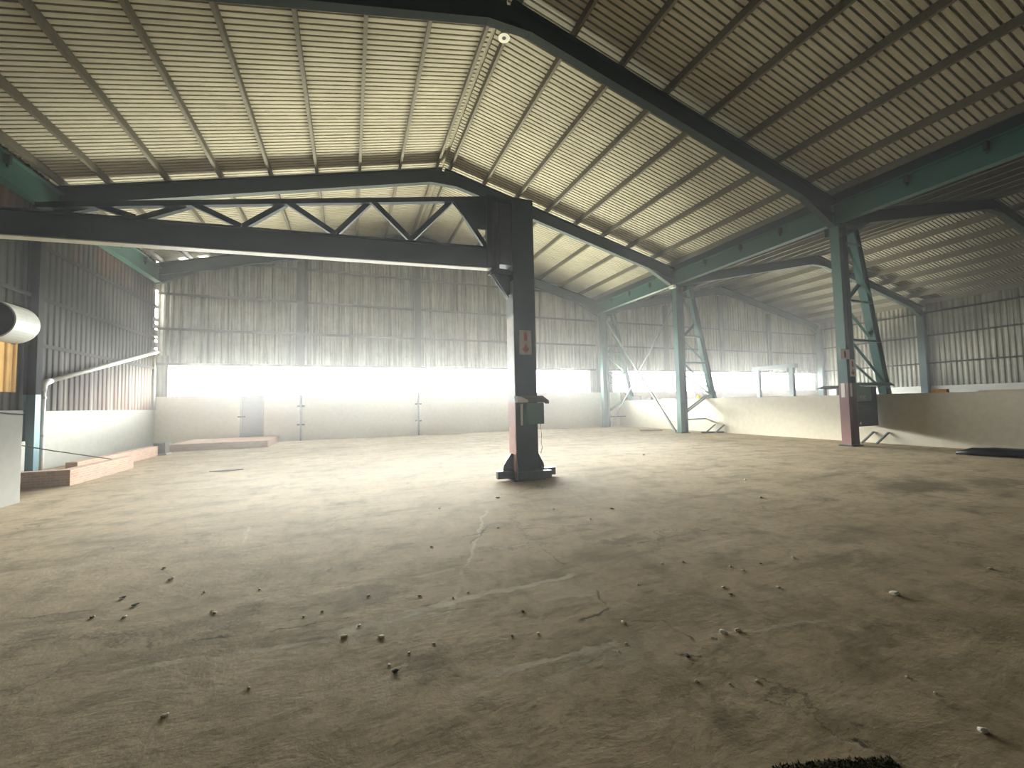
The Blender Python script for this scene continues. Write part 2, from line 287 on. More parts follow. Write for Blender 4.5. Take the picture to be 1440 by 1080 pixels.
# ------------------------------------------------------------------ mesh helpers
class MB:
    def __init__(s): s.v = []; s.f = []; s.mi = []
    def add(s, vs, fs, mi=0):
        o = len(s.v); s.v += [tuple(x) for x in vs]; s.f += [tuple(i+o for i in f) for f in fs]; s.mi += [mi]*len(fs); return s
    def box(s, x0, x1, y0, y1, z0, z1, mi=0):
        vs = [(x, y, z) for z in (z0, z1) for y in (y0, y1) for x in (x0, x1)]
        return s.add(vs, [(0, 2, 3, 1), (4, 5, 7, 6), (0, 1, 5, 4), (2, 6, 7, 3), (0, 4, 6, 2), (1, 3, 7, 5)], mi)
    def extrude(s, prof, p0, p1, up=(0, 0, 1), mi=0, side=None):
        """closed 2-D profile (side, up) swept from p0 to p1"""
        p0 = Vector(p0); p1 = Vector(p1); d = (p1-p0).normalized()
        if side is None:
            u = Vector(up); sd = d.cross(u).normalized(); u = sd.cross(d).normalized()
        else:
            sd = Vector(side).normalized(); u = Vector(up).normalized()
        n = len(prof); vs = [p0+sd*a+u*b for a, b in prof]+[p1+sd*a+u*b for a, b in prof]
        fs = [(i, (i+1) % n, n+(i+1) % n, n+i) for i in range(n)]+[tuple(range(n-1, -1, -1)), tuple(range(n, 2*n))]
        return s.add(vs, fs, mi)
    def bar(s, p0, p1, a, b, up=(0, 0, 1), mi=0):
        return s.extrude([(-a/2, -b/2), (a/2, -b/2), (a/2, b/2), (-a/2, b/2)], p0, p1, up, mi)
    def ibeam(s, p0, p1, h, b, tf=0.025, tw=0.016, up=(0, 0, 1), mi=0):
        H, B, T, W = h/2, b/2, tf, tw/2
        return s.extrude([(-B, -H), (B, -H), (B, -H+T), (W, -H+T), (W, H-T), (B, H-T), (B, H), (-B, H), (-B, H-T), (-W, H-T), (-W, -H+T), (-B, -H+T)], p0, p1, up, mi)
    def channel(s, p0, p1, h, b, t=0.014, up=(0, 0, 1), mi=0):
        H = h/2
        return s.extrude([(0, -H), (b, -H), (b, -H+t), (t, -H+t), (t, H-t), (b, H-t), (b, H), (0, H)], p0, p1, up, mi)
    def angle(s, p0, p1, a, t=0.012, up=(0, 0, 1), mi=0):
        return s.extrude([(0, 0), (a, 0), (a, t), (t, t), (t, a), (0, a)], p0, p1, up, mi)
    def tube(s, pts, r, n=12, mi=0):
        pts = [Vector(p) for p in pts]; rings = []
        for i, p in enumerate(pts):
            if i == 0: d = pts[1]-p
            elif i == len(pts)-1: d = p-pts[i-1]
            else: d = (pts[i+1]-p).normalized()+(p-pts[i-1]).normalized()
            d.normalize(); a = d.cross(Vector((0, 0, 1)))
            if a.length < 1e-3: a = Vector((1, 0, 0))
            a.normalize(); b = d.cross(a)
            rings.append([p+a*r*math.cos(2*math.pi*k/n)+b*r*math.sin(2*math.pi*k/n) for k in range(n)])
        vs = [v for rr in rings for v in rr]; fs = []
        for i in range(len(pts)-1):
            for k in range(n): fs.append((i*n+k, i*n+(k+1) % n, (i+1)*n+(k+1) % n, (i+1)*n+k))
        fs += [tuple(range(n-1, -1, -1)), tuple(range((len(pts)-1)*n, len(pts)*n))]
        return s.add(vs, fs, mi)
    def lathe(s, prof, c, axis='z', n=28, mi=0):
        """profile of (radius, height) turned round an axis through c; closed profile loops make solids"""
        c = Vector(c); vs = []
        for r, h in prof:
            for k in range(n):
                a = 2*math.pi*k/n; x, y = r*math.cos(a), r*math.sin(a)
                vs.append(c+(Vector((x, y, h)) if axis == 'z' else Vector((x, h, y)) if axis == 'y' else Vector((h, x, y))))
        fs = []; m = len(prof)
        for i in range(m-1):
            for k in range(n): fs.append((i*n+k, i*n+(k+1) % n, (i+1)*n+(k+1) % n, (i+1)*n+k))
        return s.add(vs, fs, mi)
    def prism(s, poly, n0, mi=0):
        """polygon of 3-D points thickened by the vector n0"""
        poly = [Vector(p) for p in poly]; n0 = Vector(n0); n = len(poly)
        return s.add(poly+[p+n0 for p in poly], [tuple(range(n-1, -1, -1)), tuple(range(n, 2*n))]+[(i, (i+1) % n, n+(i+1) % n, n+i) for i in range(n)], mi)
    def build(s, name, mat, parent=None, smooth=False, bevel=0.0, fixn=True):
        me = bpy.data.meshes.new(name); me.from_pydata(s.v, [], s.f)
        mats = mat if isinstance(mat, (list, tuple)) else [mat]
        for m in mats: me.materials.append(m)
        for p, i in zip(me.polygons, s.mi): p.material_index = i
        if fixn:
            bm = bmesh.new(); bm.from_mesh(me); bmesh.ops.recalc_face_normals(bm, faces=bm.faces); bm.to_mesh(me); bm.free()
        if smooth: me.polygons.foreach_set('use_smooth', [True]*len(me.polygons))
        o = bpy.data.objects.new(name, me); COL.objects.link(o)
        if bevel:
            b = o.modifiers.new('edge_bevel', 'BEVEL'); b.width = bevel; b.segments = 2; b.limit_method = 'ANGLE'
        if parent is not None:
            o.parent = parent; o.matrix_parent_inverse = Matrix.Translation(-Vector(parent.location)) if parent.type == 'EMPTY' else Matrix.Identity(4)
        return o
def tag(o, label, cat, group=None, kind=None):
    o['label'] = label; o['category'] = cat
    if group: o['group'] = group
    if kind: o['kind'] = kind
    return o
def thing(name, loc, label, cat, group=None):
    o = bpy.data.objects.new(name, None); COL.objects.link(o); o.location = loc; o.empty_display_size = 0.2
    return tag(o, label, cat, group)
def struct(o): o['kind'] = 'structure'; return o
ORD = ['first', 'second', 'third', 'fourth', 'fifth', 'sixth', 'seventh', 'eighth', 'ninth', 'tenth']

# ------------------------------------------------------------------ the setting
b = MB(); nx, ny = 44, 32
b.box(XL-0.3, X2+0.3, YN-0.2, YF+0.2, -0.3, 0.0)
struct(b.build('floor', M['floor']))

def sheet(xs, ztop, y0, y1, pitch, amp):
    """ribbed roof slope: broad pans with re-entrant ribs, ribs along Y, sheets run along X"""
    n = int(round((y1-y0)/pitch)); mb = MB()
    PR = [(0, -1), (0.17, -1.05), (0.51, -1.05), (0.68, -1), (0.61, 0.8), (0.66, 1.0), (1.02, 1.0), (1.07, 0.8)]
    pr = [(y0+(y1-y0)*(i+u)/n, amp*(h+1.05)) for i in range(n) for u, h in PR]
    for x in xs:
        for y, h in pr: mb.v.append((x, y, ztop(x)+h))
    m = len(pr)
    for i in range(len(xs)-1):
        for j in range(m-1): mb.f.append((i*m+j, i*m+j+1, (i+1)*m+j+1, (i+1)*m+j)); mb.mi.append(0)
    return mb
RP = 0.148
mb = sheet([XL-0.5, -4.0, 0.0, XM-0.05], lambda x: raf(x)+PUR, YN-0.3, YF+0.25, RP, 0.042)
k = sheet([XM+0.05, 7.0, 11.0, XR+0.02], lambda x: raf(x)+PUR, YN-0.3, YF+0.25, RP, 0.042)
mb.add(k.v, k.f)
mb.prism([(XM-0.4, YN-0.3, raf(XM-0.4)+0.27), (XM, YN-0.3, raf(XM)+0.285), (XM+0.4, YN-0.3, raf(XM+0.4)+0.27), (XM+0.4, YN-0.3, raf(XM+0.4)+0.32), (XM, YN-0.3, raf(XM)+0.36), (XM-0.4, YN-0.3, raf(XM-0.4)+0.32)], (0, YF-YN+0.55, 0))
struct(mb.build('ceiling', M['roof'], fixn=False))
mb = sheet([XR-0.02, 18.0, 21.0, XM2], lambda x: raf2(x)+PUR2, YN-0.3, YF+0.25, RP, 0.042)
k = sheet([XM2, 29.0, 32.0, X2+0.5], lambda x: raf2(x)+PUR2, YN-0.3, YF+0.25, RP, 0.042)
mb.add(k.v, k.f)
struct(mb.build('ceiling', M['roofdark'], fixn=False))

def cladding(axis, c, a0, a1, zlo, zhi, pitch, amp, sgn, notch=None):
    """upright corrugated wall sheet in the plane axis = c; zhi is a function of the running coordinate"""
    n = int(round((a1-a0)/pitch))*10; mb = MB(); rows = 6
    prof = [0, 0, 0.35, 1, 1, 1, 1, 0.35, 0, 0]
    for r in range(rows+1):
        for i in range(n+1):
            a = a0+(a1-a0)*i/n; z1 = zhi(a)
            z = zlo+(z1-zlo)*r/rows; d = c+sgn*amp*prof[i % 10]
            mb.v.append((a, d, z) if axis == 'y' else (d, a, z))
    m = n+1
    for r in range(rows):
        for i in range(n):
            mb.f.append((r*m+i, r*m+i+1, (r+1)*m+i+1, (r+1)*m+i)); mb.mi.append(0)
    return mb
# far wall: painted masonry up to the window sills, sheeting above the window heads
b = MB(); b.box(XL-0.2, 16.0, YF, YF+0.23, 0.0, SILL); wf = struct(b.build('wall_far', M['cream']))
b = MB(); b.box(XL-0.2, -7.28, YF+0.02, YF+0.18, SILL, HEAD+0.4); b.box(13.80, 15.50, YF+0.02, YF+0.18, SILL, HEAD+0.1); b.box(34.85, X2+0.2, YF+0.02, YF+0.18, SILL, HEAD+0.1)
b.build('pier', M['clad'], wf)
def leak(a, z):
    for x in (-6.78, -6.05): 
        if abs(a-x) < 0.14: return z-0.20
    return z
cladding('y', YF+0.02, XL+0.02, XR, HEAD, lambda a: leak(a, raf(a)+PUR+0.02), 0.25, 0.045, 1).build('cladding', M['clad'], wf, fixn=False)
wf2 = MB(); wf2.box(16.0, X2+0.2, YF, YF+0.23, 0.0, SILL); wf2 = struct(wf2.build('wall_far', M['brickdark']))
cladding('y', YF+0.02, XR, X2+0.1, HEAD, lambda a: raf2(a)+PUR2+0.02, 0.25, 0.045, 1).build('cladding', M['clad'], wf2, fixn=False)
# left wall
b = MB(); b.box(XL-0.23, XL, YN, YF+0.1, 0.0, 1.58); wl = struct(b.build('wall_left', M['white']))
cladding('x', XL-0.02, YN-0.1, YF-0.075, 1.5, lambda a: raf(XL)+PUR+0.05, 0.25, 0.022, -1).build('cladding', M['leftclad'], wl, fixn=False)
b = MB(); b.box(XL-0.01, XL+0.012, 12.4, 13.95, 2.0, 3.35)
cladding('x', XL+0.030, 11.6, 13.9, 2.05, lambda a: 3.32+0.1*math.sin(a*9), 0.25, 0.03, -1).build('patch_sheet', M['ochresheet'], wl, fixn=False)
# right wall of the second bay
b = MB(); b.box(X2, X2+0.23, YN, YF+0.1, 0.0, SILL); wr = struct(b.build('wall_right', M['white']))
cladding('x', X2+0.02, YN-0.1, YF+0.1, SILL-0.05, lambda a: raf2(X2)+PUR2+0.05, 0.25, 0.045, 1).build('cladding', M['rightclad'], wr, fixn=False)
# rear walls and low dividing wall
b = MB(); b.box(XL-0.2, X2+0.2, YN-0.2, YN, 0.0, 1.58); wn = struct(b.build('wall_near', M['white']))
cladding('y', YN-0.05, XL-0.1, XR, 1.5, lambda a: raf(a)+PUR+0.03, 0.25, 0.045, -1).build('cladding', M['leftclad'], wn, fixn=False)
cladding('y', YN-0.05, XR, X2+0.1, 1.5, lambda a: raf2(a)+PUR2+0.03, 0.25, 0.045, -1).build('cladding', M['leftclad'], wn, fixn=False)
b = MB(); b.box(XW, XW+0.23, YN, YF, 0.0, 1.58); struct(b.build('wall_middle', M['cream'], bevel=0.01))
b = MB(); b.box(-5.42, -5.22, 2.0, 9.65, 0.0, 1.57); struct(b.build('wall_nib', M['white'], bevel=0.012))

# windows: long glazed strips between the wind posts
MAINP = [-7.28, -2.16, 3.31, 8.6, 13.80]; SIDEP = [15.50, 19.72, 24.7, 29.6, 34.85]
n = 0
for P in (MAINP, SIDEP):
    for x0, x1 in zip(P[:-1], P[1:]):
        n += 1; fr = MB(); y0, y1 = YF+0.09, YF+0.13
        fr.box(x0, x1, y0, y1, SILL, SILL+0.035); fr.box(x0, x1, y0, y1, HEAD-0.035, HEAD)
        q = max(3, int(round((x1-x0)/1.1)))
        for i in range(q+1):
            xc = x0+(x1-x0)*i/q; ww = 0.03 if i in (0, q) else 0.010
            fr.box(max(x0, xc-ww), min(x1, xc+ww), y0, y1, SILL, HEAD)
        fr.box(x0, x1, y0+0.01, y1-0.01, 2.60, 2.615)
        wo_ = struct(fr.build('window_%d' % n, M['frame']))
        g = MB(); g.box(x0, x1, YF+0.107, YF+0.112, SILL+0.02, HEAD-0.02); g.build('pane', M['glass'], wo_)
# door in the far wall
b = MB(); b.box(-4.50, -3.74, YF-0.02, YF+0.02, 0.28, SILL-0.01); d = struct(b.build('door_1', M['door']))
b = MB(); b.box(-4.62, -4.50, YF-0.035, YF+0.02, 0.28, SILL); b.box(-3.74, -3.68, YF-0.035, YF+0.02, 0.28, SILL); b.box(-4.5, -3.74, YF-0.05, YF+0.02, 0.28, 0.34)
b.build('door_frame', M['white'], d)
b = MB(); b.box(-4.70, -4.42, YF-0.07, YF-0.02, 1.16, 1.22); b.build('latch', M['girt'], d)
# corner flashing that leaves slits of daylight beside the far left corner
b = MB()
for z0, z1 in [(1.58, 3.95), (4.05, 4.13), (4.22, 4.45), (4.56, 4.64), (4.72, 4.98), (5.06, 5.22), (5.36, 5.50), (5.92, 6.06), (6.70, 7.10), (7.20, 7.55), (7.66, 7.8)]:
    b.box(XL-0.05, XL+0.04, YF-0.22, YF+0.10, z0, z1)
struct(b.build('trim_1', M['clad']))
b = MB(); b.box(XR-0.02, XR+0.02, YN-0.3, YF+0.2, 7.60, 8.10)
struct(b.build('trim_2', M['dark']))

# scattering volume added to imitate bloom round the windows
BLOOM = 0.0058
if BLOOM:
    hm = bpy.data.materials.new('bloom_volume'); hm.use_nodes = True; ht = hm.node_tree; ht.nodes.clear()
    ho = ht.nodes.new('ShaderNodeOutputMaterial'); hv = ht.nodes.new('ShaderNodeVolumeScatter')
    hv.inputs['Density'].default_value = BLOOM; hv.inputs['Anisotropy'].default_value = 0.75; hv.inputs['Color'].default_value = (1.0, 0.985, 0.95, 1)
    ht.links.new(hv.outputs[0], ho.inputs['Volume'])
    b = MB(); b.box(XL+0.02, X2-0.02, YN+0.02, YF-0.02, 0.005, 7.3)
    tag(b.build('bloom_haze', hm), 'thin scattering volume added for the glow round the bright windows', 'bloom_haze', kind='stuff')

# ------------------------------------------------------------------ roof steel
FR = [8.06, 14.97, 21.40]
FN = ['nearest', 'middle', 'far wall']
def rafter(i, y, xa, xb, xm, top, dep, bay):
    where = {0: 'nearest the camera', 1: 'midway down the hall', 2: 'against the far wall'}[i]
    t = thing('roof_rafter', (xm, y, 0), 'dark green steel roof rafter of the %s, %s' % (bay, where), 'roof beam', 'steel rafters across the '+bay)
    for x, nm in ((xa, 'left_beam'), (xb, 'right_beam')):
        m = MB(); a = Vector((x, y, top(x)-dep/2)); c = Vector((xm, y, top(xm)-dep/2))
        m.ibeam(a, c, dep, 0.20, 0.028, 0.02); m.build(nm, M['dark'], t)
    for s, x in ((1, xa), (-1, xb)):
        m = MB(); L = 1.5
        m.prism([(x+s*0.05, y-0.012, top(x)-dep-0.38), (x+s*0.05, y-0.012, top(x)-0.1), (x+s*L, y-0.012, top(x+s*L)-dep+0.02)], (0, 0.024, 0))
        a = Vector((x+s*0.05, y, top(x)-dep-0.37)); c = Vector((x+s*L, y, top(x+s*L)-dep)); m.bar(a, c, 0.2, 0.025)
        m.build('haunch', M['dark'], t)
    m = MB(); L = 1.3
    m.prism([(xm-L, y-0.012, top(xm-L)-dep+0.02), (xm-0.0, y-0.012, top(xm)-0.1), (xm+L, y-0.012, top(xm+L)-dep+0.02), (xm+0.5, y-0.012, top(xm)-dep-0.12), (xm-0.5, y-0.012, top(xm)-dep-0.12)], (0, 0.024, 0))
    m.bar((xm-0.5, y, top(xm)-dep-0.12), (xm+0.5, y, top(xm)-dep-0.12), 0.2, 0.025)
    m.build('apex_plate', M['dark'], t)
for i, y in enumerate(FR):
    rafter(i, y, XL+0.05, XR-0.05, XM, raf, 0.52, 'main bay')
for i, y in enumerate(FR):
    rafter(i, y, XR+0.15, X2-0.05, XM2, raf2, 0.45, 'second bay')

def purlin(x, top, sgn, label, group, y0=-7.9, y1=YF+0.05, P=PUR):
    m = MB(); sl = math.atan(0.248)
    z = top(x)+P/2
    m.channel((x, y0, z), (x, y1, z), P-0.005, 0.075*sgn, 0.012)
    tag(m.build('roof_purlin', M['purlin']), label, 'purlin', group)
for k_ in range(9):
    off = 0.22+1.36*k_ if k_ < 8 else 10.72
    for s, nm in ((-1, 'left'), (1, 'right')):
        lab = 'grimy steel purlin under the %s slope of the main roof, %s' % (nm, 'closest to the ridge' if k_ == 0 else 'lowest at the eaves' if k_ == 8 else ORD[k_]+' from the ridge')
        purlin(XM+s*off, raf, s, lab, 'purlins under the main roof')
for k_ in range(8):
    off = 0.2+1.40*k_
    for s, nm in ((-1, 'left'), (1, 'right')):
        lab = 'dark steel purlin under the %s slope of the second bay roof, %s' % (nm, 'closest to its ridge' if k_ == 0 else 'lowest at its eaves' if k_ == 7 else ORD[k_]+' from its ridge')
        purlin(XM2+s*off, raf2, s, lab, 'purlins under the second bay roof', P=PUR2)

def eaves_girder(x, z0, z1, label, cleats, ys, face):
    t = thing('eaves_girder', (x, 0, z0), label, 'girder')
    m = MB(); m.ibeam((x, YN, (z0+z1)/2), (x, 21.5, (z0+z1)/2), z1-z0, 0.24, 0.035, 0.03); m.build('beam', M['teal'], t)
    for y in cleats:
        m = MB(); m.box(x+face*0.015, x+face*0.13, y-0.04, y+0.04, z1-0.24, z1-0.02); m.box(x+face*0.05, x+face*0.09, y-0.02, y+0.02, z1-0.32, z1-0.24); m.build('cleat', M['dark'], t)
    for y in ys:
        m = MB(); m.box(x-0.11, x+0.11, y-0.012, y+0.012, z0+0.03, z1-0.03); m.build('stiffener', M['teal'], t)
eaves_girder(XR, 6.97, 7.60, 'long teal steel girder over the row of lattice posts between the bays', [3.1, 4.67, 6.2, 9.76, 11.36, 13.1, 16.59, 18.25, 19.9], [8.06, 14.97], -1)
eaves_girder(XL+0.16, 6.95, 7.62, 'long teal steel girder along the top of the left wall', [4.7, 6.2, 9.8, 11.4, 13.0, 16.6, 18.2, 20.0], [8.06, 14.97], 1)

# ------------------------------------------------------------------ wall steel
def girt(p, q, label, group, sgn=-1, axis='y', mat='girt'):
    m = MB(); p = Vector(p); q = Vector(q)
    if axis == 'y': m.box(p.x, q.x, p.y-0.06, p.y, p.z-0.03, p.z+0.03); m.box(p.x, q.x, p.y-0.065, p.y-0.055, p.z-0.075, p.z+0.03)
    else: m.box(min(p.x, p.x+sgn*0.06), max(p.x, p.x+sgn*0.06), p.y, q.y, p.z-0.03, p.z+0.03); m.box(p.x+sgn*0.06-0.005, p.x+sgn*0.06+0.005, p.y, q.y, p.z-0.075, p.z+0.03)
    tag(m.build('wall_girt', M[mat]), label, 'wall rail', group)
for j, z in enumerate((3.55, 5.07, 6.6, 8.2)):
    nm = ['just above the windows', 'second above them', 'third above them', 'highest under the gable'][j]
    zz = z+0.12
    xa = max(XL+0.05, XM-(raf(XM)-zz)/0.248+0.3); xb = min(XR-0.1, XM+(raf(XM)-zz)/0.248-0.3)
    girt((xa, YF+0.0, z), (xb, YF, z), 'horizontal steel rail on the far wall of the main bay, '+nm, 'rails on the far wall')
    if z < 8: girt((XR+0.3, YF+0.0, z if j != 3 else 7.6), (X2-0.05, YF, z), 'horizontal steel rail on the far wall of the second bay, '+nm, 'rails on the far wall')
for j, z in enumerate((3.35, 4.6, 6.0)):
    girt((XL+0.0, YN, z), (XL, YF-0.3, z), 'horizontal steel rail on the dark left wall sheeting, %s' % ['lowest', 'middle one', 'highest'][j], 'rails on the left wall', 1, 'x', 'sootgirt')
for j, z in enumerate((3.63, 5.43, 6.95)):
    girt((X2, YN, z), (X2, YF-0.1, z), 'horizontal steel rail on the right wall sheeting, %s' % ['lowest', 'middle one', 'highest'][j], 'rails on the right wall', -1, 'x', 'sootgirt')

def wind_post(x, top, label, low):
    t = thing('wind_post', (x, YF, 0), label, 'post', 'steel posts on the far wall')
    m = MB(); m.ibeam((x, YF-0.16, HEAD), (x, YF-0.16, top-0.15), 0.18, 0.30, 0.015, 0.012, (0, 1, 0)); m.build('upper_section', M['girt'], t)
    m = MB(); m.box(x-0.04, x+0.04, YF-0.10, YF-0.04, 0.0 if low else SILL, HEAD); m.build('lower_section', M['girt'], t)
    if low:
        for z in (0.75, 1.62):
            m = MB(); m.box(x-0.16, x+0.16, YF-0.12, YF-0.003, z-0.035, z+0.035); m.build('bracket', M['girt'], t)
for x, lb in ((-2.16, 'thin steel post on the far white wall, next to the grey door'), (3.31, 'thin steel post on the far white wall left of the crane column'), (8.6, 'thin steel post on the far white wall right behind the crane column')):
    wind_post(x, raf(x)-0.5, lb, True)
for x, lb in ((19.72, 'steel post by the second bay windows, behind the middle lattice post'), (24.7, 'steel post between the second bay windows, under the second ridge'), (29.6, 'steel post between the second bay windows, nearest the right wall')):
    wind_post(x, raf2(x)-0.45, lb, False)
for y, lb in ((14.25, 'blue-grey steel column on the left wall beside the white downpipe'), ):
    t = thing('wall_column', (XL+0.12, y, 0), lb, 'column')
    m = MB(); m.ibeam((XL+0.14, y, 0), (XL+0.14, y, 2.0), 0.24, 0.2, 0.015, 0.012, (1, 0, 0)); m.build('lower_section', M['blue'], t)
    m = MB(); m.ibeam((XL+0.14, y, 2.0), (XL+0.14, y, 7.0), 0.24, 0.2, 0.015, 0.012, (1, 0, 0)); m.build('upper_section', M['sootgirt'], t)
for y, lb in ((14.97, 'dark steel column on the right wall beyond the low wall, nearest the camera'), (21.3, 'grey steel column in the far right corner of the second bay')):
    t = thing('wall_column', (X2-0.2, y, 0), lb, 'column')
    m = MB(); m.ibeam((X2-0.22, y, 0), (X2-0.22, y, raf2(X2)-0.3), 0.36, 0.36, 0.02, 0.014, (1, 0, 0)); m.build('shaft', M['dark'], t)

# ------------------------------------------------------------------ lattice posts under the valley girder
def lattice_post(y, label, painted):
    t = thing('lattice_post', (14.46, y, 0), label, 'post', 'lattice posts between the bays')
    mat = M['redpost'] if painted else M['teal']
    m = MB(); m.ibeam((14.46, y, 0.03), (14.46, y, 6.98), 0.30, 0.42, 0.02, 0.016, (0, 1, 0)) if False else m.ibeam((14.46, y, 0.03), (14.46, y, 6.98), 0.42, 0.26, 0.022, 0.02, (1, 0, 0)); m.build('upright', mat, t)
    lx = lambda z: 15.18+(6.98-z)*(16.42-15.18)/5.4
    m = MB(); m.ibeam((lx(0.03), y, 0.03), (lx(6.98), y, 6.98), 0.26, 0.22, 0.02, 0.014, (1, 0, 0.2)); m.build('raking_leg', M['teal'], t)
    for z in (6.35, 4.5, 3.25):
        m = MB(); m.angle((14.62, y-0.09, z), (lx(z)-0.05, y-0.09, z), 0.085); m.build('lacing_bar', M['teal'], t)
    for z0, z1, dy in ((6.25, 4.6, -0.1), (4.4, 5.2, 0.1), (4.4, 3.35, 0.1), (3.15, 1.75, -0.1), (2.75, 1.75, 0.1)):
        m = MB(); m.angle((14.64, y+dy, z0), (lx(z1)-0.02, y+dy, z1), 0.085); m.build('lacing_bar', M['teal'], t)
    m = MB(); m.box(14.22, 15.40, y-0.16, y+0.16, 6.92, 7.0); m.build('cap_plate', M['teal'], t)
    m = MB(); m.box(14.20, 14.72, y-0.2, y+0.2, 0.0, 0.03); m.build('base_plate', M['dark'], t)
    m = MB(); m.box(14.40, 14.52, y+0.28, y+0.36, 6.7, 6.98); m.build('lug', M['dark'], t)
    return t, lx
tA, lx = lattice_post(8.06, 'lattice steel post with red-brown painted foot and two fire signs', True)
tB, _ = lattice_post(14.97, 'teal lattice steel post midway along the low dividing wall', False)
tC, _ = lattice_post(21.15, 'teal lattice steel post in the corner against the far wall', False)
for y, t in ((14.97, tB), (21.15, tC)):
    for dy in (-0.09, 0.09):
        m = MB(); m.bar((14.66, y+dy, 0.97), (16.12, y+dy, 1.78), 0.05, 0.06); m.build('knee_strut', M['grey'], t)
    m = MB(); m.bar((14.66, y, 0.62), (15.89, y, 0.62), 0.05, 0.06); m.build('wall_tie', M['grey'], t)
m = MB(); m.bar((14.60, 20.95, 6.4), (14.48, 15.45, 0.02), 0.08, 0.08); tag(m.build('brace_bar', M['grey']), 'long diagonal steel brace falling from the far lattice post to the floor', 'brace', 'diagonal braces between lattice posts')
m = MB(); m.bar((14.48, 20.75, 0.02), (14.60, 15.15, 6.4), 0.06, 0.06); tag(m.build('brace_bar', M['grey']), 'long diagonal steel brace rising from the far corner floor to the middle post', 'brace', 'diagonal braces between lattice posts')
for m, l in ((MB().box(14.34, 14.43, 7.918, 7.926, 1.52, 1.94), 0), (MB().box(14.236, 14.246, 8.02, 8.12, 1.50, 1.94), 0)):
    q = m.build('white_band', M['sign'], tA); q['label'] = 'white strip above the red-brown foot'
# bent floor struts leaning on the low wall behind two of the posts
for (pts, lb) in [((8.30, 'left one of two low struts leaning on the wall by the red-footed post'), 0), ((7.90, 'right one of two low struts leaning on the wall by the red-footed post'), 0),
                  ((14.55, 'left one of two low struts leaning on the wall by the middle post'), 0), ((14.05, 'right one of two low struts leaning on the wall by the middle post'), 0)]:
    y, l = pts
    m = MB(); m.bar((15.42, y, 0.0), (15.88, y-0.12, 0.36), 0.05, 0.05); tag(m.build('floor_strut', M['grey']), l, 'strut', 'floor struts on the dividing wall')

# ------------------------------------------------------------------ jib crane in the middle of the floor
JX0, JX1, JY0, JY1 = 3.06, 3.53, 7.55, 7.93
jc = thing('jib_crane', (3.3, 7.74, 0), 'dark green jib crane column with lattice arm standing alone on the open floor', 'crane')
m = MB(); m.box(JX0, JX1, JY0, JY1, 0.02, 5.72); m.build('column', M['dark'] if False else paint('blue_green_column_paint', (0.018, 0.050, 0.048), 0.3, 0.55, (0.035, 0.035, 0.03), 0.3), jc, bevel=0.008)
m = MB(); m.box(JX0-0.012, JX0-0.001, JY0+0.01, JY1, 0.05, 4.0); q = m.build('pink_and_glare_side', M['pinkglare'], jc); q['label'] = 'column side, pink paint below, glare put in as cream above'
m = MB(); m.box(JX0-0.1, JX1+0.1, JY0-0.1, JY1+0.1, 0.0, 0.03); m.build('base_plate', M['black'], jc)
for xa, xb in ((2.70, JX0), (JX1, 3.97)):
    m = MB(); m.box(xa, xb, 7.67, 7.79, 0.03, 0.18); m.build('base_channel', M['black'], jc, bevel=0.004)
m = MB(); m.box(JX0-0.04, JX1+0.22, JY0-0.13, JY0, 0.02, 0.17); m.build('base_channel', M['black'], jc)
for poly in ([(JX0, 0, 0.50), (JX0-0.06, 0, 0.52), (JX0-0.22, 0, 0.30), (JX0-0.24, 0, 0.17), (JX0, 0, 0.17)], [(JX1, 0, 0.52), (JX1+0.05, 0, 0.52), (JX1+0.18, 0, 0.28), (JX1+0.20, 0, 0.17), (JX1, 0, 0.17)]):
    m = MB(); m.prism([(a, 7.70, c) for a, _, c in poly], (0, 0.025, 0)); m.build('foot_gusset', M['black'], jc)
m = MB(); m.prism([(JX0-0.02, JY0-0.001, 0.17), (JX0-0.005, JY0-0.001, 0.55), (JX0-0.005, JY0+0.02, 0.55), (JX0-0.02, JY0-0.12, 0.17)], (0.02, 0, 0)); m.build('foot_gusset', M['black'], jc)
# pivot and arm
PV = Vector((2.63, 7.62, 0)); AD = Vector((-0.99389, 0.11034, 0)); AN = Vector((0.11034, 0.99389, 0))
def A(s, z, n=0.0): return PV+AD*s+AN*n+Vector((0, 0, z))
m = MB(); m.box(JX0-0.25, JX0, 7.62, 7.86, 4.32, 5.62); m.build('pivot_bracket', M['boxdark'], jc)
m = MB(); m.prism([(JX0, 7.70, 3.75), (JX0, 7.70, 4.25), (2.60, 7.70, 4.25), (2.60, 7.70, 4.15), (2.95, 7.70, 3.70)], (0, 0.02, 0)); m.bar((2.63, 7.71, 4.2), (3.0, 7.71, 3.66), 0.14, 0.03); m.build('knee_bracket', M['dark'], jc)
m = MB(); m.lathe([(0.10, 4.10), (0.10, 5.70), (0.0, 5.70)], (2.72, 7.70, 0)); m.lathe([(0.0, 4.10), (0.10, 4.10)], (2.72, 7.70, 0)); m.build('pivot_pin', M['boxdark'], jc, smooth=False)
for z0 in (4.12, 5.60):
    m = MB(); m.box(2.60, JX0, 7.60, 7.80, z0, z0+0.07); m.build('pivot_plate', M['dark'], jc)
LEN = 8.9
m = MB(); m.ibeam(A(0.0, 4.41), A(LEN, 4.41), 0.42, 0.17, 0.022, 0.02); arm = m.build('jib_arm', M['dark'], jc)
def sub(mb, name, mat): return mb.build(name, mat, arm)
m = MB(); m.extrude([(-0.085, -0.008), (0.085, -0.008), (0.085, 0.008), (-0.085, 0.008)], A(0.02, 4.192), A(LEN, 4.192)); lit_strip_mesh = m  # added strip under the arm; pale colour stands for its lit underside
ch = lambda s: 5.62-(5.62-4.70)*s/7.2
